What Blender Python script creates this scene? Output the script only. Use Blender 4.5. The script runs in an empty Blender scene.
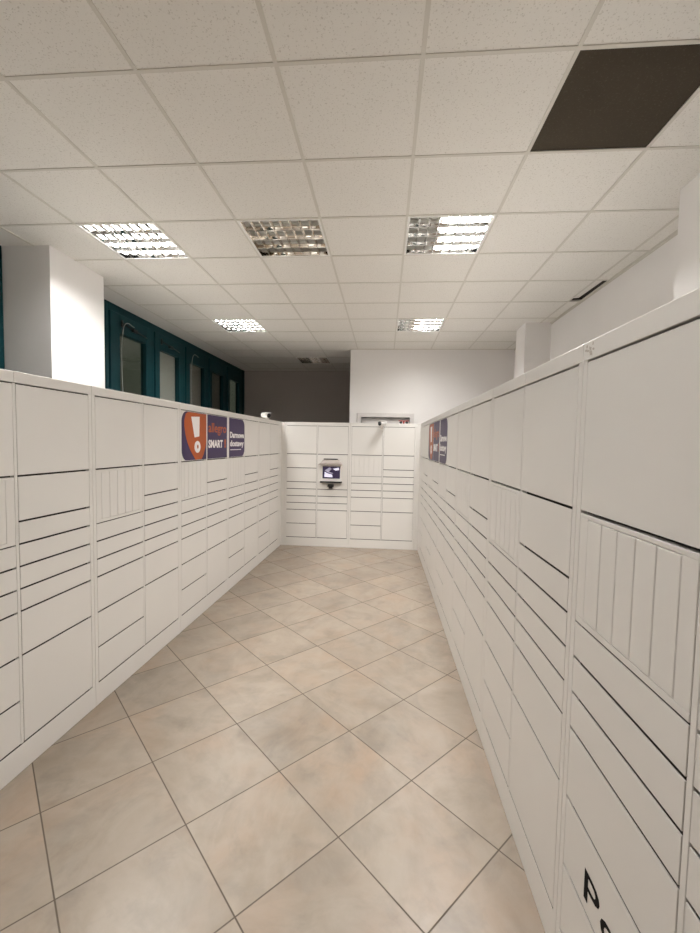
import bpy, bmesh, math, random
from mathutils import Vector, Matrix
random.seed(7)
SC = bpy.context.scene
COL = SC.collection
PI = math.pi

# ------------------------------------------------------------------ camera, world, exposure
F_PX, YAW, PITCH, ROLL, EYE = 424.18, -0.0805, -0.0563, 0.0189, 1.6
cy, sy, cp, sp = math.cos(YAW), math.sin(YAW), math.cos(PITCH), math.sin(PITCH)
fw = Vector((sy*cp, cy*cp, sp)); r0 = Vector((cy, -sy, 0)); u0 = r0.cross(fw)
cr, sr = math.cos(ROLL), math.sin(ROLL)
rt = r0*cr + u0*sr; up = u0*cr - r0*sr
cam_d = bpy.data.cameras.new('camera'); cam = bpy.data.objects.new('camera', cam_d); COL.objects.link(cam)
cam_d.sensor_fit = 'VERTICAL'; cam_d.sensor_height = 36; cam_d.lens = F_PX*36/933; cam_d.clip_start = .02
cam.matrix_world = Matrix(((rt.x, up.x, -fw.x, 0), (rt.y, up.y, -fw.y, 0), (rt.z, up.z, -fw.z, EYE), (0, 0, 0, 1)))
SC.camera = cam
w = bpy.data.worlds.new('night'); SC.world = w; w.use_nodes = True
w.node_tree.nodes['Background'].inputs[0].default_value = (.06, .068, .05, 1)
w.node_tree.nodes['Background'].inputs[1].default_value = 1.0
SC.view_settings.view_transform = 'Standard'; SC.view_settings.look = 'None'
SC.view_settings.gamma = 1; SC.view_settings.exposure = -0.11
SC.view_settings.use_curve_mapping = False
SC.cycles.use_denoising = True
SC.cycles.max_bounces = 14; SC.cycles.diffuse_bounces = 10; SC.cycles.glossy_bounces = 6; SC.cycles.transparent_max_bounces = 8
SC.cycles.sample_clamp_indirect = 6; SC.cycles.caustics_reflective = True; SC.cycles.blur_glossy = .5
LAMP_W, ADDED_W, FAR_W = 104.0, 28.0, 70.0
LAMP_COL = (1.0, .985, .96)

# ------------------------------------------------------------------ materials
def nodes(name):
    m = bpy.data.materials.new(name); m.use_nodes = True
    nt = m.node_tree; return m, nt, nt.nodes['Principled BSDF']
def plain(name, col, rough=.5, metal=0, spec=.5, emit=None, estr=0):
    m, nt, b = nodes(name)
    b.inputs['Base Color'].default_value = (*col, 1); b.inputs['Roughness'].default_value = rough
    b.inputs['Metallic'].default_value = metal; b.inputs['Specular IOR Level'].default_value = spec
    if emit:
        b.inputs['Emission Color'].default_value = (*emit, 1); b.inputs['Emission Strength'].default_value = estr
    return m
def N(nt, t, **k):
    n = nt.nodes.new(t)
    for a, v in k.items():
        if a in n.inputs: n.inputs[a].default_value = v
        else: setattr(n, a, v)
    return n
def mth(nt, op, a, b=None, c=None):
    n = nt.nodes.new('ShaderNodeMath'); n.operation = op
    for i, v in enumerate((a, b, c)):
        if v is None: continue
        if isinstance(v, (int, float)): n.inputs[i].default_value = v
        else: nt.links.new(v, n.inputs[i])
    return n.outputs[0]
def ramp(nt, fac, stops):
    n = nt.nodes.new('ShaderNodeValToRGB'); cr_ = n.color_ramp
    while len(cr_.elements) < len(stops): cr_.elements.new(.5)
    for e, (p, c) in zip(cr_.elements, stops): e.position = p; e.color = (*c, 1) if len(c) == 3 else c
    nt.links.new(fac, n.inputs[0]); return n.outputs[0]
def mix(nt, fac, a, b, mode='MIX'):
    n = nt.nodes.new('ShaderNodeMix'); n.data_type = 'RGBA'; n.blend_type = mode
    for i, v in ((0, fac), (6, a), (7, b)):
        if isinstance(v, (int, float)): n.inputs[i].default_value = v
        elif isinstance(v, tuple): n.inputs[i].default_value = (*v, 1)
        else: nt.links.new(v, n.inputs[i])
    return n.outputs[2]
def mottled(name, c1, c2, scale, rough, bump=0, detail=4, spec=.4):
    m, nt, b = nodes(name)
    g = N(nt, 'ShaderNodeNewGeometry'); no = N(nt, 'ShaderNodeTexNoise', Scale=scale, Detail=detail)
    nt.links.new(g.outputs['Position'], no.inputs['Vector'])
    nt.links.new(ramp(nt, no.outputs[0], [(.3, c1), (.7, c2)]), b.inputs['Base Color'])
    b.inputs['Roughness'].default_value = rough; b.inputs['Specular IOR Level'].default_value = spec
    if bump:
        n2 = N(nt, 'ShaderNodeTexNoise', Scale=scale*30, Detail=3); nt.links.new(g.outputs['Position'], n2.inputs['Vector'])
        bp = N(nt, 'ShaderNodeBump', Strength=bump, Distance=.002); nt.links.new(n2.outputs[0], bp.inputs['Height'])
        nt.links.new(bp.outputs[0], b.inputs['Normal'])
    return m
M = {}
M['locker'] = mottled('locker_white_paint', (.75, .73, .70), (.77, .75, .72), 2.5, .38, .05)
M['gap_shade'] = plain('painted_dark_interior', (.035, .028, .022), .8)  # dark colour stands in for shade in door gaps and above the ceiling
M['wall'] = mottled('white_wall_paint', (.85, .83, .82), (.88, .86, .85), 1.5, .8, .1)
M['recess'] = mottled('grey_brown_wall_paint', (.46, .42, .40), (.50, .455, .43), 1.2, .8, .05)
M['grid'] = plain('ceiling_grid_paint', (.63, .60, .54), .5)
M['plaster'] = plain('ceiling_plaster', (.80, .77, .73), .8)
M['teal'] = plain('teal_window_frame', (.004, .040, .048), .5, spec=.2)
M['black'] = plain('black_plastic', (.012, .012, .013), .4)
M['rubber'] = plain('dark_rubber', (.02, .02, .02), .7)
M['mirror'] = plain('polished_louvre_aluminium', (.88, .83, .76), .12, 1)  # unlit louvre's brownish reflections are put into the metal colour
M['lit_louvre'] = plain('lit_louvre_aluminium', (.90, .90, .89), .10, 1)  # copy of the same louvre metal for lit fixtures, without the brown tint
M['housing'] = plain('white_enamel', (.8, .79, .76), .4)
M['tube'] = plain('unlit_lamp_tube', (.85, .85, .82), .3)
M['tube_lit'] = plain('lit_lamp_tube', (.9, .9, .9), .3, emit=(1, .96, .9), estr=4)
M['orange'] = plain('orange_sticker', (.43, .085, .012), .4, spec=.25)
M['purple'] = plain('purple_sticker', (.042, .022, .085), .4, spec=.25)
M['white_ink'] = plain('white_sticker_ink', (.86, .83, .83), .4)
M['black_ink'] = plain('black_lettering', (.008, .008, .009), .7, spec=.1)
M['camera_white'] = plain('white_camera_plastic', (.82, .80, .77), .35)
M['lens'] = plain('dark_lens', (.01, .01, .012), .08)
M['red'] = plain('red_plastic', (.35, .03, .03), .4)
M['hood'] = plain('grey_hood', (.42, .37, .34), .5)
M['screen'] = plain('dark_screen', (.01, .008, .02), .15, emit=(.03, .02, .05), estr=1)
M['screen_light'] = plain('bright_screen_image', (.6, .6, .7), .2, emit=(.62, .60, .72), estr=.9)
M['screen_grey'] = plain('grey_screen_image', (.3, .3, .35), .2, emit=(.26, .23, .32), estr=.8)
M['cord'] = plain('grey_cord', (.30, .31, .29), .6)
M['backing_pale'] = plain('pale_grey_backing', (.62, .62, .60), .8)
M['backing_grey'] = plain('grey_backing', (.33, .31, .285), .8)
M['backing_dark'] = plain('dark_grey_backing', (.2, .19, .17), .8)
M['smudge'] = plain('grey_brown_scuff', (.52, .47, .43), .7)
M['door_white'] = plain('white_door_paint', (.74, .71, .69), .45)

def glass_mat():
    m, nt, b = nodes('window_glass'); out = nt.nodes['Material Output']; nt.nodes.remove(b)
    t = N(nt, 'ShaderNodeBsdfTransparent'); t.inputs[0].default_value = (.88, .89, .87, 1)
    g = N(nt, 'ShaderNodeBsdfGlossy'); g.inputs['Roughness'].default_value = .03
    mx = N(nt, 'ShaderNodeMixShader')
    mx.inputs[0].default_value = .09; nt.links.new(t.outputs[0], mx.inputs[1]); nt.links.new(g.outputs[0], mx.inputs[2])
    nt.links.new(mx.outputs[0], out.inputs[0]); return m
M['glass'] = glass_mat()

def ceiling_tile_mat(name, base, pit, amount):
    m, nt, b = nodes(name)
    g = N(nt, 'ShaderNodeNewGeometry'); P = g.outputs['Position']
    n1 = N(nt, 'ShaderNodeTexNoise', Scale=85, Detail=3, Roughness=.6); nt.links.new(P, n1.inputs['Vector'])
    v = N(nt, 'ShaderNodeTexVoronoi', Scale=70); nt.links.new(P, v.inputs['Vector'])
    pits = ramp(nt, n1.outputs[0], [(.60, (0, 0, 0)), (.68, (1, 1, 1))])
    pits2 = ramp(nt, v.outputs['Distance'], [(.10, (1, 1, 1)), (.22, (0, 0, 0))])
    al = mix(nt, 1.0, pits, pits2, 'LIGHTEN')
    n3 = N(nt, 'ShaderNodeTexNoise', Scale=1.3, Detail=2); nt.links.new(P, n3.inputs['Vector'])
    bc = mix(nt, n3.outputs[0], tuple(c*.97 for c in base), tuple(min(1, c*1.03) for c in base))
    fac = mth(nt, 'MULTIPLY', al, amount)
    nt.links.new(mix(nt, fac, bc, pit), b.inputs['Base Color'])
    b.inputs['Roughness'].default_value = .9; b.inputs['Specular IOR Level'].default_value = .2
    bp = N(nt, 'ShaderNodeBump', Strength=.25, Distance=.002, invert=True); nt.links.new(al, bp.inputs['Height']); nt.links.new(bp.outputs[0], b.inputs['Normal'])
    return m
M['tile'] = ceiling_tile_mat('white_mineral_tile', (.79, .765, .72), (.50, .465, .41), .6)
M['dark_tile'] = ceiling_tile_mat('dark_brown_tile', (.058, .046, .032), (.10, .082, .06), .5)

TA, TS, TX, TY = .7989, .4509, -.7879, 1.6194
def floor_mat():
    m, nt, b = nodes('beige_stone_floor_tiles')
    g = N(nt, 'ShaderNodeNewGeometry'); P = g.outputs['Position']
    s = N(nt, 'ShaderNodeSeparateXYZ'); nt.links.new(P, s.inputs[0])
    x = mth(nt, 'SUBTRACT', s.outputs[0], TX); y = mth(nt, 'SUBTRACT', s.outputs[1], TY)
    c_, s_ = math.cos(TA)/TS, math.sin(TA)/TS
    p = mth(nt, 'ADD', mth(nt, 'MULTIPLY', x, c_), mth(nt, 'MULTIPLY', y, s_))
    q = mth(nt, 'SUBTRACT', mth(nt, 'MULTIPLY', x, s_), mth(nt, 'MULTIPLY', y, c_))
    ip, iq = mth(nt, 'FLOOR', p), mth(nt, 'FLOOR', q)
    fp, fq = mth(nt, 'FRACT', p), mth(nt, 'FRACT', q)
    d1 = mth(nt, 'MINIMUM', fp, mth(nt, 'SUBTRACT', 1, fp)); d2 = mth(nt, 'MINIMUM', fq, mth(nt, 'SUBTRACT', 1, fq))
    d = mth(nt, 'MINIMUM', d1, d2)
    grout = ramp(nt, d, [(.0045, (1, 1, 1)), (.0078, (0, 0, 0))])
    cv = N(nt, 'ShaderNodeCombineXYZ'); nt.links.new(ip, cv.inputs[0]); nt.links.new(iq, cv.inputs[1])
    wn = N(nt, 'ShaderNodeTexWhiteNoise'); wn.noise_dimensions = '3D'; nt.links.new(cv.outputs[0], wn.inputs['Vector'])
    # every tile reads another patch of the marbling, turned a quarter at a time
    off = N(nt, 'ShaderNodeVectorMath', operation='SCALE'); off.inputs['Scale'].default_value = 40; nt.links.new(wn.outputs['Color'], off.inputs[0])
    lv = N(nt, 'ShaderNodeCombineXYZ'); nt.links.new(fp, lv.inputs[0]); nt.links.new(fq, lv.inputs[1])
    vr = N(nt, 'ShaderNodeVectorRotate', rotation_type='Z_AXIS'); nt.links.new(lv.outputs[0], vr.inputs['Vector'])
    nt.links.new(mth(nt, 'MULTIPLY', wn.outputs['Value'], 6.28), vr.inputs['Angle'])
    ad = N(nt, 'ShaderNodeVectorMath', operation='ADD'); nt.links.new(vr.outputs[0], ad.inputs[0]); nt.links.new(off.outputs[0], ad.inputs[1])
    mp = N(nt, 'ShaderNodeMapping'); mp.inputs['Scale'].default_value = (1.0, 1.9, 1); nt.links.new(ad.outputs[0], mp.inputs['Vector'])
    n1 = N(nt, 'ShaderNodeTexNoise', Scale=1.0, Detail=5, Roughness=.55, Distortion=.7); nt.links.new(mp.outputs[0], n1.inputs['Vector'])
    n2 = N(nt, 'ShaderNodeTexNoise', Scale=2.2, Detail=5, Roughness=.6, Distortion=.6); nt.links.new(ad.outputs[0], n2.inputs['Vector'])
    n3 = N(nt, 'ShaderNodeTexNoise', Scale=1.3, Detail=2); nt.links.new(ad.outputs[0], n3.inputs['Vector'])
    base = ramp(nt, n1.outputs[0], [(.22, (.215, .172, .130)), (.42, (.270, .220, .172)), (.58, (.310, .258, .206)), (.80, (.245, .202, .158))])
    pink = mix(nt, ramp(nt, n3.outputs[0], [(.46, (0, 0, 0)), (.70, (.6, .6, .6))]), base, (.33, .228, .158))
    grey = mix(nt, ramp(nt, n2.outputs[0], [(.50, (0, 0, 0)), (.70, (.6, .6, .6))]), pink, (.175, .152, .128))
    val = mth(nt, 'ADD', mth(nt, 'MULTIPLY', wn.outputs['Value'], .14), .93)
    n4 = N(nt, 'ShaderNodeTexNoise', Scale=1.2, Detail=6, Roughness=.62, Distortion=.4); nt.links.new(mp.outputs[0], n4.inputs['Vector'])
    ridge = mth(nt, 'ABSOLUTE', mth(nt, 'SUBTRACT', n4.outputs[0], .5))
    grey = mix(nt, ramp(nt, ridge, [(.0, (.22, .22, .22)), (.06, (0, 0, 0))]), grey, (.20, .165, .13))
    n5 = N(nt, 'ShaderNodeTexNoise', Scale=1.5, Detail=6, Roughness=.62, Distortion=.4); nt.links.new(ad.outputs[0], n5.inputs['Vector'])
    ridge2 = mth(nt, 'ABSOLUTE', mth(nt, 'SUBTRACT', n5.outputs[0], .53))
    grey = mix(nt, ramp(nt, ridge2, [(.0, (.3, .3, .3)), (.16, (0, 0, 0))]), grey, (.36, .31, .26))
    hv = N(nt, 'ShaderNodeHueSaturation'); nt.links.new(val, hv.inputs['Value']); nt.links.new(grey, hv.inputs['Color'])
    nt.links.new(mix(nt, grout, hv.outputs[0], (.10, .078, .056)), b.inputs['Base Color'])
    nt.links.new(mth(nt, 'ADD', mth(nt, 'MULTIPLY', grout, .4), .36), b.inputs['Roughness'])
    b.inputs['Specular IOR Level'].default_value = .4
    h = mth(nt, 'SUBTRACT', mth(nt, 'MULTIPLY', n2.outputs[0], .12), grout)
    bp = N(nt, 'ShaderNodeBump', Strength=.3, Distance=.003); nt.links.new(h, bp.inputs['Height']); nt.links.new(bp.outputs[0], b.inputs['Normal'])
    return m
M['floor'] = floor_mat()

# ------------------------------------------------------------------ mesh helpers
def box(bm, x0, x1, y0, y1, z0, z1, mi=0, bev=0):
    r = bmesh.ops.create_cube(bm, size=1)
    vs = r['verts']
    for v in vs:
        v.co = ((x0+x1)/2 + v.co.x*(x1-x0), (y0+y1)/2 + v.co.y*(y1-y0), (z0+z1)/2 + v.co.z*(z1-z0))
    fs = {f for v in vs for f in v.link_faces}
    for f in fs: f.material_index = mi
    if bev:
        es = list({e for v in vs for e in v.link_edges})
        rr = bmesh.ops.bevel(bm, geom=es, offset=bev, segments=1, affect='EDGES', profile=.5)
        for f in rr['faces']: f.material_index = mi
def cyl(bm, a, b, r1, r2=None, seg=16, mi=0):
    a, b = Vector(a), Vector(b); d = b-a
    mt = Matrix.Translation((a+b)/2) @ d.to_track_quat('Z', 'Y').to_matrix().to_4x4()
    r = bmesh.ops.create_cone(bm, cap_ends=True, segments=seg, radius1=r1, radius2=r1 if r2 is None else r2, depth=d.length, matrix=mt)
    for f in {f for v in r['verts'] for f in v.link_faces}: f.material_index = mi; f.smooth = len(f.verts) == 4
def ball(bm, c, r, sc=(1, 1, 1), mi=0, seg=20):
    rr = bmesh.ops.create_uvsphere(bm, u_segments=seg, v_segments=seg//2, radius=r, matrix=Matrix.Translation(c) @ Matrix.Diagonal((*sc, 1)))
    for f in {f for v in rr['verts'] for f in v.link_faces}: f.material_index = mi; f.smooth = True
def poly(bm, pts, y, t=.0006, mi=0):
    """flat outline in the local x-z plane facing -y, with a thickness of its own"""
    a = sum(pts[i][0]*pts[(i+1) % len(pts)][1] - pts[(i+1) % len(pts)][0]*pts[i][1] for i in range(len(pts)))
    if a < 0: pts = pts[::-1]
    fr = [bm.verts.new((p[0], y, p[1])) for p in pts]; bk = [bm.verts.new((p[0], y+t, p[1])) for p in pts]
    n = len(pts); fs = [bm.faces.new(fr), bm.faces.new(bk[::-1])]
    for i in range(n): fs.append(bm.faces.new((fr[i], bk[i], bk[(i+1) % n], fr[(i+1) % n])))
    for f in fs: f.material_index = mi
def obj(name, bm, mats, parent=None, loc=None):
    me = bpy.data.meshes.new(name); bm.normal_update(); bm.to_mesh(me); bm.free()
    for m in (mats if isinstance(mats, (list, tuple)) else [mats]): me.materials.append(M[m])
    o = bpy.data.objects.new(name, me); COL.objects.link(o)
    if parent: o.parent = parent
    if loc: o.location = loc
    return o
def B(*args, **k):
    bm = bmesh.new()
    for a in args: box(bm, *a, **k)
    return bm
def struct(name, bm, mats, parent=None):
    o = obj(name, bm, mats, parent)
    if not parent: o['kind'] = 'structure'
    return o
def thing(name, label, cat, loc=(0, 0, 0), rz=0, group=None):
    o = bpy.data.objects.new(name, None); COL.objects.link(o); o.location = loc; o.rotation_euler = (0, 0, rz)
    o.empty_display_size = .1; o['label'] = label; o['category'] = cat
    if group: o['group'] = group
    return o
def copy_tree(o, parent=None):
    c = o.copy(); COL.objects.link(c); c.parent = parent
    for ch in list(o.children): copy_tree(ch, c)
    return c
def text_into(bm, s, size, x, z, y, mi, align='LEFT', sx=1, bold=0, width=None):
    cu = bpy.data.curves.new('lettering', 'FONT'); cu.body = s; cu.size = size; cu.align_x = align; cu.offset = bold
    cu.extrude = .0003; cu.resolution_u = 3
    t = bpy.data.objects.new('lettering', cu); COL.objects.link(t); bpy.context.view_layer.update()
    me = bpy.data.meshes.new_from_object(t.evaluated_get(bpy.context.evaluated_depsgraph_get()))
    bpy.data.objects.remove(t); bpy.data.curves.remove(cu)
    if width:
        xs = [v.co.x for v in me.vertices]; sx = width/(max(xs)-min(xs))
    n0 = len(bm.verts); f0 = len(bm.faces); bm.from_mesh(me); bm.verts.ensure_lookup_table(); bm.faces.ensure_lookup_table()
    for v in list(bm.verts)[n0:]: v.co = (x + v.co.x*sx, y - v.co.z, z + v.co.y)
    for f in list(bm.faces)[f0:]: f.material_index = mi
    bpy.data.meshes.remove(me)

# ------------------------------------------------------------------ room shell
CZ = 3.147
XL, XR, YN, YF, YB, XB = -3.15, 2.05, -1.7, 9.3, 7.13, -.6
struct('floor', B((XL-.3, XR+.3, YN-.3, YF+.3, -.1, 0)), 'floor')
bm = B((XR, XR+.2, YN, YB+.2, 0, CZ+.004)); box(bm, XR, XR+.2, YN, YB+.2, CZ+.004, 3.55, mi=1)  # upper band coloured dark so the ceiling gap reads as shade
struct('wall_right', bm, ['wall', 'gap_shade'])
struct('wall_near', B((XL-.2, XR+.2, YN-.2, YN, 0, 3.55)), 'wall')
# back wall with a door opening
bm = B((XB, -.474+.07, YB, YB+.2, 0, 3.55), (.474-.07, XR, YB, YB+.2, 0, 3.55), (-.474+.07, .474-.07, YB, YB+.2, 2.03, 3.55))
struct('wall_back', bm, 'wall')
struct('wall_recess_side', B((XB, XB+.2, YB+.2, YF, 0, 3.55)), 'recess')
struct('wall_recess', B((XL-.2, XB+.2, YF, YF+.2, 0, 3.55)), 'recess')
d = bpy.data.objects.new('door_1', None); COL.objects.link(d); d['kind'] = 'structure'
obj('door_leaf', B((-.40, .40, YB+.05, YB+.09, 0, 2.025), bev=.002), 'door_white', d)
bm = B((-.474, -.404, YB-.018, YB+.06, 0, 2.1), (.404, .474, YB-.018, YB+.06, 0, 2.1), (-.404, .404, YB-.018, YB+.06, 2.03, 2.1), bev=.003)
obj('door_frame', bm, 'door_white', d)
bm = bmesh.new(); cyl(bm, (.33, YB+.05, 1.02), (.33, YB-.01, 1.02), .012); cyl(bm, (.33, YB-.005, 1.02), (.22, YB-.005, 1.02), .009)
obj('door_handle', bm, 'mirror', d)
# left wall under the windows and at the near end
struct('wall_left', B((XL-.2, XL, YN, YF, 0, .95), (XL-.2, XL, YN, .6, 0.95, 3.55), (XL-.2, XL, .6, YF, CZ+.031, 3.55)), 'wall')
# pillars
struct('pillar_left', B((XL-.15, -2.745, 3.32, 3.985, 0, CZ+.02)), 'wall')
struct('pillar_right_near', B((1.735, XR+.05, 1.78, 2.79, 0, CZ+.02)), 'wall')
struct('pillar_right_far', B((1.735, XR+.05, 5.60, 5.97, 0, CZ+.02)), 'wall')

struct('ceiling_slab', B((XL-.2, XR+.2, YN-.2, YF+.2, 3.55, 3.7)), 'gap_shade')  # coloured dark to put shade into the gap of the slipped tile
# ceiling: tiles between white T bars on the measured 0.6 m grid
CX0, CY0, G = .117, 1.8025, .6
LIGHT_CELLS = {(-4, 2), (-2, 2), (0, 2), (-4, 6), (0, 6), (-3, 10), (-4, -2), (-2, -2), (0, -2)}
HOLES = LIGHT_CELLS | {(1, 0), (3, 4)}
bm = bmesh.new()
def cell(i, j): return max(CX0+i*G, XL), min(CX0+(i+1)*G, XR), max(CY0+j*G, YN), min(CY0+(j+1)*G, YF)
for i in range(-5, 4):
    for j in range(-6, 13):
        if (i, j) in HOLES: continue
        x0, x1, y0, y1 = cell(i, j)
        if x0 >= XB+.05 and y0 > YB: continue
        if x1 > XB+.2 and y0 > YB: x1 = XB+.2
        if x1-x0 < .02 or y1-y0 < .02: continue
        box(bm, x0, x1, y0, y1, CZ+.004, CZ+.022)
ceil = struct('ceiling', bm, 'tile')
bm = bmesh.new()
hb = .009
for i in range(-5, 4):
    x = CX0+i*G
    box(bm, x-hb, x+hb, YN, YB if x > XB else YF, CZ, CZ+.005)
for j in range(-5, 13):
    y = CY0+j*G
    x1 = XR if y < YB else XB
    for i in range(-6, 4):
        a, b_ = CX0+i*G+hb, min(CX0+(i+1)*G-hb, x1)
        if i == -6: continue
        if b_ > a+.01: box(bm, a, b_, y-hb, y+hb, CZ, CZ+.005)
struct('trim_1', bm, 'grid')                                        # T bars
bm = B((XR-.02, XR, YN, YB, CZ-.003, CZ+.004), (XR-.003, XR, YN, YB, CZ-.02, CZ+.004), (XB, XR, YB-.02, YB, CZ-.003, CZ+.004))
struct('trim_2', bm, 'grid')                                        # wall angle
struct('trim_3', B((XL-.1, CX0-5*G-hb, YN, YF, CZ+.001, CZ+.03)), 'plaster')   # plain margin along the windows

# the brown tile and the slipped edge tile
x0, x1, y0, y1 = cell(1, 0)
o = obj('ceiling_tile', B((x0+.004, x1-.004, y0+.004, y1-.004, CZ+.007, CZ+.021)), 'dark_tile')
o['label'] = 'dark brown square tile among the white tiles of the suspended ceiling'; o['category'] = 'ceiling tile'
x0, x1, y0, y1 = cell(3, 4)
bm = B((0, x1-x0-.062, 0, y1-y0-.065, 0, .015))
o = obj('ceiling_tile', bm, 'tile', loc=(x0+.013, y0+.006, CZ+.006)); o.rotation_euler = (.02, -.06, 0)
o['label'] = 'narrow slipped white ceiling tile with dark gap along the right wall'; o['category'] = 'ceiling tile'

# ------------------------------------------------------------------ windows
PANES = [(4.83, 5.38, None), (5.72, 6.27, 'backing_pale'), (6.63, 7.18, 'backing_grey'), (7.50, 8.03, 'backing_dark'), (8.39, 8.94, None)]
XW = XL
Z0, Z1, PT, PB = .95, CZ, 2.835, 1.15
def window(n, y0, y1, p0, p1, backing, stay=True, cord=False):
    o = bpy.data.objects.new('window_%d' % n, None); COL.objects.link(o); o.location = (XW, (y0+y1)/2, Z0); o['kind'] = 'structure'
    L = lambda a, b, c, d_, e, f: (a, b, c-(y0+y1)/2, d_-(y0+y1)/2, e-Z0, f-Z0)
    fr = .05
    bm = bmesh.new()
    for a in (L(-.1, .0, y0, y0+fr, Z0, Z1), L(-.1, .0, y1-fr, y1, Z0, Z1), L(-.1, 0, y0+fr, y1-fr, Z1-.09, Z1), L(-.1, 0, y0+fr, y1-fr, Z0, Z0+.06)): box(bm, *a, bev=.003)
    obj('frame', bm, 'teal', o)
    bm = bmesh.new()
    s0, s1 = y0+fr+.004, y1-fr-.004
    for a in (L(-.06, .018, s0, p0, Z0+.064, Z1-.094), L(-.06, .018, p1, s1, Z0+.064, Z1-.094), L(-.06, .018, p0, p1, PT, Z1-.094), L(-.06, .018, p0, p1, Z0+.064, PB)): box(bm, *a, bev=.004)
    obj('sash', bm, 'teal', o)
    obj('glass', B(L(-.03, -.024, p0-.005, p1+.005, PB-.005, PT+.005)), 'glass', o)
    if backing: obj('backing', B(L(-.058, -.05, p0-.01, p1+.01, PB-.01, PT+.01)), backing, o)  # flat grey panel behind the glass sets the pane's tone
    if stay:
        bm = bmesh.new(); c0 = (p0+p1)/2-(y0+y1)/2; zz = PT+.09-Z0
        box(bm, .018, .05, c0-.05, c0+.05, zz-.02, zz+.02, bev=.004)
        cyl(bm, (.035, c0-.26, zz+.03), (.035, c0+.26, zz-.02), .008, seg=8)
        cyl(bm, (.035, c0-.26, zz-.015), (.035, c0-.26, zz+.06), .012, seg=8)
        obj('stay_arm', bm, 'black', o)
    if cord:
        cu = bpy.data.curves.new('pull_cord', 'CURVE'); cu.dimensions = '3D'; cu.bevel_depth = .005
        sp_ = cu.splines.new('BEZIER'); yy = (p0 if cord < 0 else p1)-(y0+y1)/2
        pts = [(.06, yy+.22*(-cord), PT+.12-Z0), (.06, yy+.05*(-cord), PT+.12-Z0), (.05, yy, PT-.02-Z0), (.05, yy+.01, 1.7-Z0), (.05, yy, 1.2-Z0)]
        sp_.bezier_points.add(len(pts)-1)
        for bp_, p_ in zip(sp_.bezier_points, pts): bp_.co = p_; bp_.handle_left_type = bp_.handle_right_type = 'AUTO'
        c = bpy.data.objects.new('pull_cord', cu); COL.objects.link(c); c.parent = o; cu.materials.append(M['cord'])
edges = [4.60, 5.55, 6.45, 7.34, 8.21, 9.2]
for k, (p0, p1, bl) in enumerate(PANES):
    window(k+1, edges[k], edges[k+1], p0, p1, bl, stay=k < 2, cord=(-1 if k == 0 else (-1 if k == 2 else 0)))
window(6, 3.985, 4.59, 4.10, 4.42, None, stay=False)
window(7, 2.40, 3.31, 2.58, 3.13, None, stay=False)
window(8, 1.50, 2.39, 1.68, 2.21, None, stay=False)
window(9, .60, 1.49, .78, 1.31, None, stay=False)
struct('trim_4', B((XL-.1, XL+.01, 9.2, YF, .95, CZ)), 'teal')

# ------------------------------------------------------------------ ceiling lights
def light(cellij, label, lit, watts):
    x0, x1, y0, y1 = cell(*cellij); cx_, cy_ = (x0+x1)/2, (y0+y1)/2
    t = thing('ceiling_light', label, 'ceiling light', (cx_, cy_, CZ), 0, 'square louvred ceiling lights')
    s = .295; top = .105
    bm = B((-s, s, -s, s, top, top+.004), (-s, -s+.004, -s, s, .0, top), (s-.004, s, -s, s, 0, top), (-s, s, -s, -s+.004, 0, top), (-s, s, s-.004, s, 0, top))
    obj('housing', bm, 'housing', t)
    bm = B((-s, s, -s, -s+.014, -.001, .006), (-s, s, s-.014, s, -.001, .006), (-s, -s+.014, -s+.014, s-.014, -.001, .006), (s-.014, s, -s+.014, s-.014, -.001, .006))
    obj('rim', bm, 'housing', t)
    # parabolic louvre: four troughs along x, eight cells each
    bm = bmesh.new(); a = s-.016
    def blade(p, q, nrm, wt, wb, h=.024):
        p, q, nrm = Vector(p), Vector(q), Vector(nrm); up_ = Vector((0, 0, 1)); prof = []
        for k in range(5):
            f = k/4; prof.append((wb+(wt-wb)*f**2, h*f))
        ring = [(-w_/2, z) for w_, z in prof[::-1]]+[(w_/2, z) for w_, z in prof]
        A = [bm.verts.new(p+nrm*u+up_*(z+.002)) for u, z in ring]; C = [bm.verts.new(q+nrm*u+up_*(z+.002)) for u, z in ring]
        n = len(ring); bm.faces.new(A[::-1]); bm.faces.new(C)
        for k in range(n):
            f = bm.faces.new((A[k], A[(k+1) % n], C[(k+1) % n], C[k])); f.smooth = True
    for k in range(5):
        y = -a+2*a*k/4; blade((-a, y, 0), (a, y, 0), (0, 1, 0), .04, .004)
    for k in range(9):
        x = -a+2*a*k/8; blade((x, -a, 0), (x, a, 0), (1, 0, 0), .018, .003)
    bmesh.ops.recalc_face_normals(bm, faces=bm.faces)
    obj('louvre', bm, 'lit_louvre' if lit else 'mirror', t)
    for k in range(4):
        y = -a+2*a*(k+.5)/4
        bm = bmesh.new(); cyl(bm, (-a+.01, y, .082), (a-.01, y, .082), .013, seg=12)
        obj('lamp_tube', bm, 'tube', t)
    if lit and lit[0] > 0:
        xq = -a+lit[0]*2*a-.006
        obj('added_divider', B((xq, xq+.003, -a, a, .027, top-.001)), 'mirror', t)  # added plate, keeps lamp light out of the fixture's other half
    if lit:
        u0_, u1_ = lit
        ld = bpy.data.lights.new('lamp_glow', 'AREA'); ld.shape = 'RECTANGLE'; ld.size = (u1_-u0_)*2*a; ld.size_y = 2*a-.02
        ld.energy = watts; ld.color = LAMP_COL; ld.spread = PI
        lo = bpy.data.objects.new('lamp_glow', ld); COL.objects.link(lo); lo.parent = t; lo.location = (-a+(u0_+u1_)*a, 0, .062)
    return t
light((-4, 2), 'bright louvred ceiling light beside the white pillar, leftmost of the nearer row', (0, 1), LAMP_W)
light((-2, 2), 'unlit brownish louvred ceiling light, middle of the nearer row', None, 0)
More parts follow.
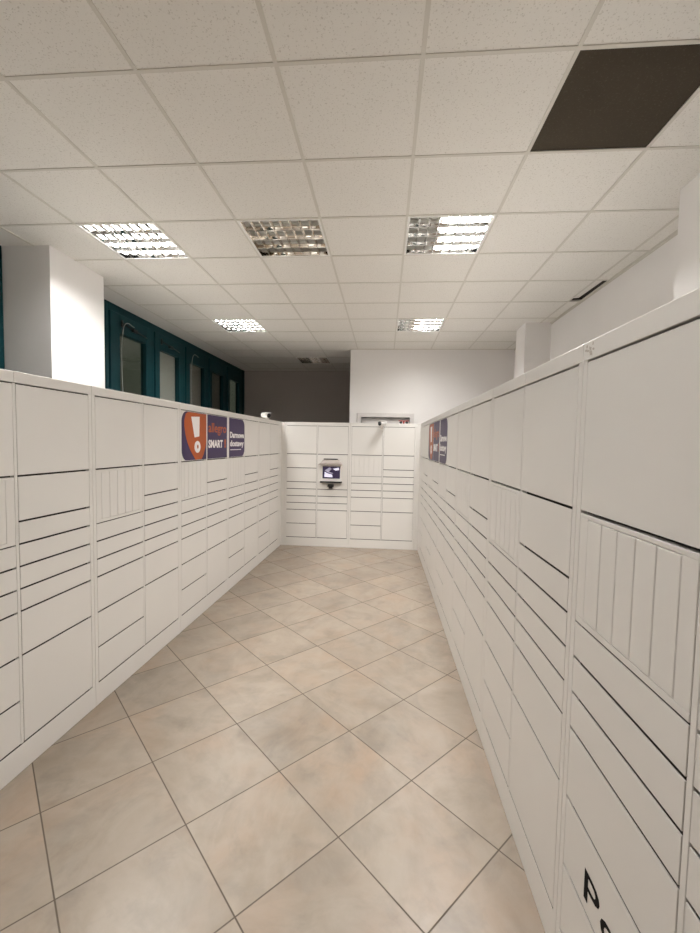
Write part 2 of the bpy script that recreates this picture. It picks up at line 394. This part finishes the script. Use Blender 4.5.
light((0, 2), 'half-glaring louvred ceiling light, rightmost of the nearer row', (.42, 1), LAMP_W*1.4)
light((-4, 6), 'small bright louvred ceiling light beside the teal windows, farther row', (0, 1), FAR_W)
light((0, 6), 'small half-lit louvred ceiling light in front of the white back wall', (.38, 1), FAR_W)
light((-4, -2), 'added unseen louvred ceiling light brightening the near end of the left row', (0, 1), ADDED_W)  # unseen row following the grid pattern, added to brighten the near lockers
light((-2, -2), 'added unseen louvred ceiling light brightening the near end of the aisle', (0, 1), ADDED_W)
light((0, -2), 'added unseen louvred ceiling light brightening the near end of the right row', (0, 1), ADDED_W)
light((-3, 10), 'dark louvred ceiling light in the unlit recess, farthest of all', None, 0)

# ------------------------------------------------------------------ parcel lockers
W, H, HH, HP = .4961, 1.8945, .0518, .1357
U = (H-HH-HP)/16
DEPTH = .55
SP = .026                                  # side post
MP = .008                                  # half of the middle post
SEAM, GAP = .0025, .009
ZT = H-HH                                  # underside of the header
COLS = {'S': (4, 's', 1, 1, 1, 2, 2, 2), 'P': (4, 2, 1, 1, 1, 1, 2, 4), 'Q': (4, 2, 2, 1, 1, 1, 1, 2, 2), 'T': (4, 't', 1, 1, 1, 4)}
def door_bm(x0, x1, z0, z1, bev=.0006): return B((x0, x1, 0, .004, z0, z1), bev=bev)
def locker(kinds):
    t = thing('parcel_locker', '', 'parcel locker')
    w2 = 2*W; g = .0012
    bm = B((g, SP, 0, DEPTH, 0, H), (w2-SP, w2-g, 0, DEPTH, 0, H), (W-MP, W+MP, 0.0005, .03, HP, ZT), (SP, w2-SP, .02, DEPTH, H-.02, H), bev=.0012)
    box(bm, SP, w2-SP, .0215, DEPTH-.002, .02, H-.021, mi=1)  # dark block that paints the shade behind the door gaps
    obj('body', bm, ['locker', 'gap_shade'], t)
    for k in range(2):
        a, b_ = (g+.0006, W-.0008) if k == 0 else (W+.0008, w2-g-.0006)
        bm = B((a, b_, -.0012, .016, ZT+.002, H+.0012), bev=.0012)
        obj('header_panel', bm, 'locker', t)
    obj('plinth', B((g+.0006, w2-g-.0006, -.0004, .0025, .002, HP-.004), bev=.0006), 'locker', t)
    for k, kd in enumerate(kinds):
        x0, x1 = (SP+SEAM, W-MP-SEAM) if k == 0 else (W+MP+SEAM, w2-SP-SEAM)
        top = ZT
        for item in COLS[kd]:
            n = {'s': 3, 't': 5}.get(item, item); bot = top-n*U
            z0, z1 = bot+GAP/2, top-GAP/2
            if item == 's':
                # a frame of slim letter doors side by side
                fm = .0005
                mx = .044; nd = 5; iw = (x1-x0-2*mx)/nd; zz0, zz1 = bot+.018, top-GAP/2-.012
                bm = B((x0, x1, 0, .016, top-GAP/2-.012, top-GAP/2), (x0, x1, 0, .016, bot+.001, zz0), bev=.001)
                box(bm, x0, x0+mx, 0.0002, .016, zz0, zz1, bev=.001); box(bm, x1-mx, x1, .0002, .016, zz0, zz1, bev=.001)
                box(bm, x0+.001, x1-.001, .006, .0195, bot+.001, top-GAP/2)
                fr = obj('slot_frame', bm, 'locker', t)
                for q in range(nd):
                    obj('slot_door', B((x0+mx+q*iw+.0015, x0+mx+(q+1)*iw-.0015, -.0005, .0055, zz0+.002, zz1-.002), bev=.0015), 'locker', fr)
            elif item == 't':
                obj('terminal_panel', door_bm(x0, x1, z0, z1), 'locker', t)
            else:
                o = obj('door', door_bm(x0, x1, z0, z1), 'locker', t)
                o['u'] = (k, 16-round((top-HP)/U), n)
            top = bot
    return t
proto = locker('SP')
HEADING = {}
def doors(root, k, row):
    for c in root.children:
        if 'u' in c.keys() and tuple(c['u'])[:2] == (k, row): return c
XLB = lambda y: -1.659+.0269*(y-3); XRB = lambda y: .5517-.0079*(y-3)
YL0, YR0 = 2.3153, 1.2871
A_L = math.atan(.0269); A_R = math.atan(.0079)
used = [False]
def place(loc, rz, label, group, src=None):
    if src is None:
        r = proto if not used[0] else copy_tree(proto); used[0] = True
    else: r = src
    r.location = loc; r.rotation_euler = (0, 0, rz); r['label'] = label; r['group'] = group
    return r
GL, GR, GB = 'parcel lockers in the left row', 'parcel lockers in the right row', 'parcel lockers in the back row'
left = []
for k, lb in enumerate(['white parcel locker nearest the camera in the left row, cut off by the photo edge',
                        'white parcel locker in the left row just before the orange exclamation mark locker',
                        'white parcel locker in the left row with an orange exclamation mark sticker on top',
                        'white parcel locker in the left row with only the round-ended purple text sticker',
                        'farthest white parcel locker in the left row, without stickers, below a white security camera']):
    y = YL0+(2*k-2)*W*math.cos(A_L)
    left.append(place((XLB(y), y, 0), PI/2-A_L, lb, GL))
right = []
for k, lb in enumerate(['nearest white parcel locker in the right row, scuffed header and black letters low down',
                        'white parcel locker second nearest in the right row, just beyond the black lettered one',
                        'white parcel locker without stickers, third nearest in the right row',
                        'white parcel locker in the right row with only the round-ended purple text sticker',
                        'white parcel locker in the right row with orange and purple stickers across both doors',
                        'farthest white parcel locker in the right row, in the right corner']):
    y = YR0+(2*k)*W*math.cos(A_R)
    right.append(place((XRB(y), y, 0), -PI/2+A_R, lb, GR))
D = 6.371
xb0 = XLB(D)+.056
term = place((xb0, D, 0), 0, 'white parcel locker in the back row with the touch screen terminal', GB, locker('QT'))
place((xb0+2*W, D, 0), 0, 'white parcel locker in the back row without screen, beside the right corner', GB)

# corner fillers: one L-shaped panel in each corner
yl_end = YL0+8*W*math.cos(A_L)
xl_end = XLB(yl_end)
bm = B((xl_end-.03, xl_end, yl_end+.003, D-.001, 0, H), (xl_end-.03, xb0-.002, D, D+.03, 0, H), bev=.001)
o = obj('corner_panel', bm, 'locker'); o['label'] = 'narrow white corner panel joining the left row to the back row'; o['category'] = 'panel'; o['group'] = 'corner panels'
yr_end = YR0+10*W*math.cos(A_R); xr_end = XRB(yr_end)
bm = B((xr_end, xr_end+.03, yr_end+.003, D-.001, 0, H), (xb0+4*W+.002, xr_end+.03, D, D+.03, 0, H), bev=.001)
o = obj('corner_panel', bm, 'locker'); o['label'] = 'narrow white corner panel joining the back row to the right row'; o['category'] = 'panel'; o['group'] = 'corner panels'

# ------------------------------------------------------------------ stickers and lettering
def rrect(x0, x1, z0, z1, r, corners):
    pts = []
    for cx_, cz_, a0, nm in ((x1-r, z1-r, 0, 'tr'), (x0+r, z1-r, 90, 'tl'), (x0+r, z0+r, 180, 'bl'), (x1-r, z0+r, 270, 'br')):
        if nm in corners:
            for k in range(9):
                a = math.radians(a0+90*k/8); pts.append((cx_+r*math.cos(a), cz_+r*math.sin(a)))
        else:
            pts.append((cx_+r*(1 if nm[1] == 'r' else -1), cz_+r*(1 if nm[0] == 't' else -1)))
    return pts
DZ0, DZ1 = ZT-4*U+GAP/2, ZT-GAP/2
SX0, SX1 = SP+SEAM, W-MP-SEAM              # left column door
PX0, PX1 = W+MP+SEAM, 2*W-SP-SEAM          # right column door
STK = ['purple', 'orange', 'white_ink']
def sticker_mark(door):
    bm = bmesh.new(); z0, z1 = DZ0+.004, DZ1-.004
    poly(bm, rrect(SX0+.004, SX1-.001, z0, z1, .085, ('tl', 'bl')), -.0012, .001, 0)
    w_ = SX1-SX0; h = z1-z0
    # orange pin, wide above and drawn to a rounded tip below, cut off by the sticker's edge
    pts = []
    for k in range(21):
        f = k/20; pts.append((SX0+w_*(.10+.44*f**2.2), z1-.008-h*(.17+.81*f)))
    top = [(SX0+w_*.99, z1-.004), (SX0+w_*.24, z1-.004), (SX0+w_*.155, z1-.02)]
    tip = [(SX0+w_*.60, z0+.003), (SX0+w_*.78, z0+.003), (SX0+w_*.87, z0+h*.10), (SX0+w_*.95, z0+h*.26), (SX0+w_*.99, z0+h*.42)]
    poly(bm, top+pts+tip, -.0018, .0006, 1)
    X = lambda u: SX0+w_*u
    Zc = lambda v: z0+h*v
    poly(bm, [(X(.36), Zc(.905)), (X(.70), Zc(.925)), (X(.685), Zc(.50)), (X(.49), Zc(.475))], -.0024, .0006, 2)
    el = lambda cx_, cz_, a, b_: [(cx_+a*math.cos(2*PI*k/28), cz_+b_*math.sin(2*PI*k/28)) for k in range(28)]
    poly(bm, el(X(.61), Zc(.275), w_*.125, h*.128), -.0024, .0006, 2)
    poly(bm, el(X(.62), Zc(.28), w_*.03, h*.045), -.0030, .0006, 1)
    o = obj('sticker', bm, STK, door); o['label'] = 'orange and purple sticker with white exclamation mark'
def sticker_name(door):
    bm = bmesh.new(); z0, z1 = DZ0+.004, DZ1-.004
    poly(bm, rrect(PX0+.001, PX1-.001, z0, z1, .02, ()), -.0012, .001, 0)
    text_into(bm, 'allegro', .125, PX0+.02, z0+.265-.015, -.0018, 1, width=PX1-PX0-.045, bold=.002)
    text_into(bm, 'SMART', .10, PX0+.02, z0+.105, -.0018, 2, width=(PX1-PX0)*.72, bold=.004)
    text_into(bm, '!', .11, PX0+(PX1-PX0)*.84, z0+.105, -.0018, 1, sx=1.5, bold=.006)
    o = obj('sticker', bm, STK, door); o['label'] = 'purple sticker with orange and white lettering'
def sticker_text(door):
    bm = bmesh.new(); z0, z1 = DZ0+.004, DZ1-.004
    poly(bm, rrect(SX0+.001, SX1-.006, z0, z1, .085, ('tr', 'br')), -.0012, .001, 0)
    ww = SX1-SX0
    text_into(bm, 'Darmowe', .085, SX0+.02, z0+.205, -.0018, 2, width=ww*.88, bold=.003)
    text_into(bm, 'dostawy', .085, SX0+.02, z0+.115, -.0018, 2, width=ww*.88, bold=.003)
    box(bm, SX0+.03, SX0+ww*.75, -.0018, -.0012, z0+.072, z0+.080, mi=2)
    o = obj('sticker', bm, STK, door); o['label'] = 'purple sticker with white lines of text and round end'
for bank_, a, b_ in ((left, 2, 3), (right, 4, 3)):
    sticker_mark(doors(bank_[a], 0, 0)); sticker_name(doors(bank_[a], 1, 0)); sticker_text(doors(bank_[b_], 0, 0))
# black lettering low on the nearest right door
dr = [c for c in right[0].children if 'u' in c.keys() and tuple(c['u'])[0] == 0 and tuple(c['u'])[1] == 12][0]
bm = bmesh.new(); text_into(bm, 'Po', .118, .288*W, .386, -.0006, 0, sx=1.5, bold=.0005)
o = obj('lettering', bm, 'black_ink', dr); o['label'] = 'black letters'
# scuff on the header of the nearest right locker
random.seed(3)
bm = bmesh.new()
for k in range(16):
    cx_, cz_ = .03+random.uniform(-.022, .03), H-.024+random.uniform(-.014, .016)
    a, b_ = random.uniform(.002, .007), random.uniform(.002, .006)
    poly(bm, [(cx_+a*math.cos(q*PI/4)*random.uniform(.6, 1.2), cz_+b_*math.sin(q*PI/4)*random.uniform(.6, 1.2)) for q in range(8)], -.0015-.00002*k, .0003, 0)
hd = [c for c in right[0].children if c.name.startswith('header_panel')]
hd = min(hd, key=lambda c: min(v.co.x for v in c.data.vertices))
o = obj('scuff', bm, 'smudge', hd); o['label'] = 'grey scuff marks'

# ------------------------------------------------------------------ touch screen terminal on the back locker
tp = [c for c in term.children if c.name.startswith('terminal_panel')][0]
X0 = xb0
lx = lambda x: x-X0
bm = bmesh.new()
# sloping hood above the screen
def hexa(pts_front, pts_back, mi=0):
    a = [bm.verts.new(p) for p in pts_front]; b2 = [bm.verts.new(p) for p in pts_back]
    bm.faces.new(a).material_index = mi; bm.faces.new(b2[::-1]).material_index = mi
    for k in range(4): bm.faces.new((a[k], b2[k], b2[(k+1) % 4], a[(k+1) % 4])).material_index = mi
l, r_ = lx(-.985), lx(-.62)
hexa([(l, -.10, 1.262), (r_, -.10, 1.262), (r_-.03, -.10, 1.288), (l+.03, -.10, 1.288)], [(l+.01, 0, 1.262), (r_-.01, 0, 1.262), (r_-.06, 0, 1.335), (l+.06, 0, 1.335)])
bmesh.ops.recalc_face_normals(bm, faces=bm.faces)
obj('hood', bm, 'hood', tp)
obj('slot', B((lx(-.915), lx(-.70), -.012, .0, 1.338, 1.352), bev=.002), 'rubber', tp)
bm = B((lx(-.945), lx(-.645), -.02, 0, 1.005, 1.256), bev=.004)
obj('bezel', bm, 'camera_white', tp)
sx0, sx1, sz0, sz1 = lx(-.927), lx(-.662), 1.052, 1.236
bm = B((sx0, sx1, -.0215, -.018, sz0, sz1))
sw, sh = sx1-sx0, sz1-sz0
S = lambda pts: [(sx0+u*sw, sz0+v*sh) for u, v in pts]
poly(bm, S([(.10, .12), (.58, .10), (.55, .32), (.30, .42), (.12, .55)]), -.0222, .0006, 1)
poly(bm, S([(.58, .80), (.93, .92), (.95, .72), (.75, .66)]), -.0222, .0006, 1)
poly(bm, S([(.12, .66), (.40, .92), (.52, .80), (.36, .56), (.62, .44), (.5, .38), (.26, .52)]), -.0222, .0006, 2)
obj('screen', bm, ['screen', 'screen_light', 'screen_grey'], tp)
obj('ledge', B((lx(-.96), lx(-.63), -.075, 0, .988, 1.010), bev=.004), 'black', tp)
bm = bmesh.new()
box(bm, lx(-.846), lx(-.758), -.045, 0, .925, .965, bev=.004); box(bm, lx(-.83), lx(-.775), -.03, 0, .897, .925, bev=.003)
obj('scanner', bm, 'black', tp)

# ------------------------------------------------------------------ small things on top of the lockers
def security_camera(loc, rz, label, hang=0, aim=0):
    t = thing('security_camera', label, 'security camera', loc, rz, 'white security cameras on the lockers')
    bm = bmesh.new()
    if hang: box(bm, -.02, .02, hang-.006, hang, -.045, .03, bev=.003); cyl(bm, (0, hang-.006, -.01), (0, .01, .02), .012, seg=12)
    else: cyl(bm, (0, 0, 0), (0, 0, .012), .034, seg=24)
    cyl(bm, (0, 0, .008), (0, 0, .034), .012, seg=12); obj('base', bm, 'camera_white', t)
    bm = bmesh.new(); cyl(bm, (0, .055, .062), (0, -.05, .05), .034, .036, seg=24); ball(bm, (0, .055, .062), .034); box(bm, -.036, .036, -.07, .05, .084, .092, bev=.004)
    bmesh.ops.rotate(bm, verts=bm.verts, cent=(0, 0, .055), matrix=Matrix.Rotation(aim, 3, 'Z'))
    obj('camera_body', bm, 'camera_white', t)
    bm = bmesh.new(); cyl(bm, (0, -.045, .051), (0, -.056, .0495), .031, seg=24); ball(bm, (0, -.054, .05), .018, (1, .5, 1))
    bmesh.ops.rotate(bm, verts=bm.verts, cent=(0, 0, .055), matrix=Matrix.Rotation(aim, 3, 'Z')); obj('lens', bm, 'lens', t)
security_camera((XLB(5.72)-.04, 5.72, H), math.radians(60), 'white security camera on the left row of lockers near the corner')
security_camera((-.045, D-.11, H-.06), 0, 'white security camera on the header of the back row of lockers, lens facing the aisle', .108, math.radians(-42))
t = thing('alarm_box', 'small red bar over two dark round lenses on the back row of lockers', 'alarm', (.275, D+.045, H), 0)
bm = B((-.075, .075, -.022, .022, .036, .048), (-.012, .012, -.012, .012, 0, .036), bev=.003)
obj('case', bm, 'red', t)
for sx in (-.044, .044):
    bm = bmesh.new(); cyl(bm, (sx, .016, .02), (sx, -.026, .02), .020, .019, seg=20); ball(bm, (sx, -.026, .02), .016, (1, .4, 1)); obj('lens', bm, 'lens', t)
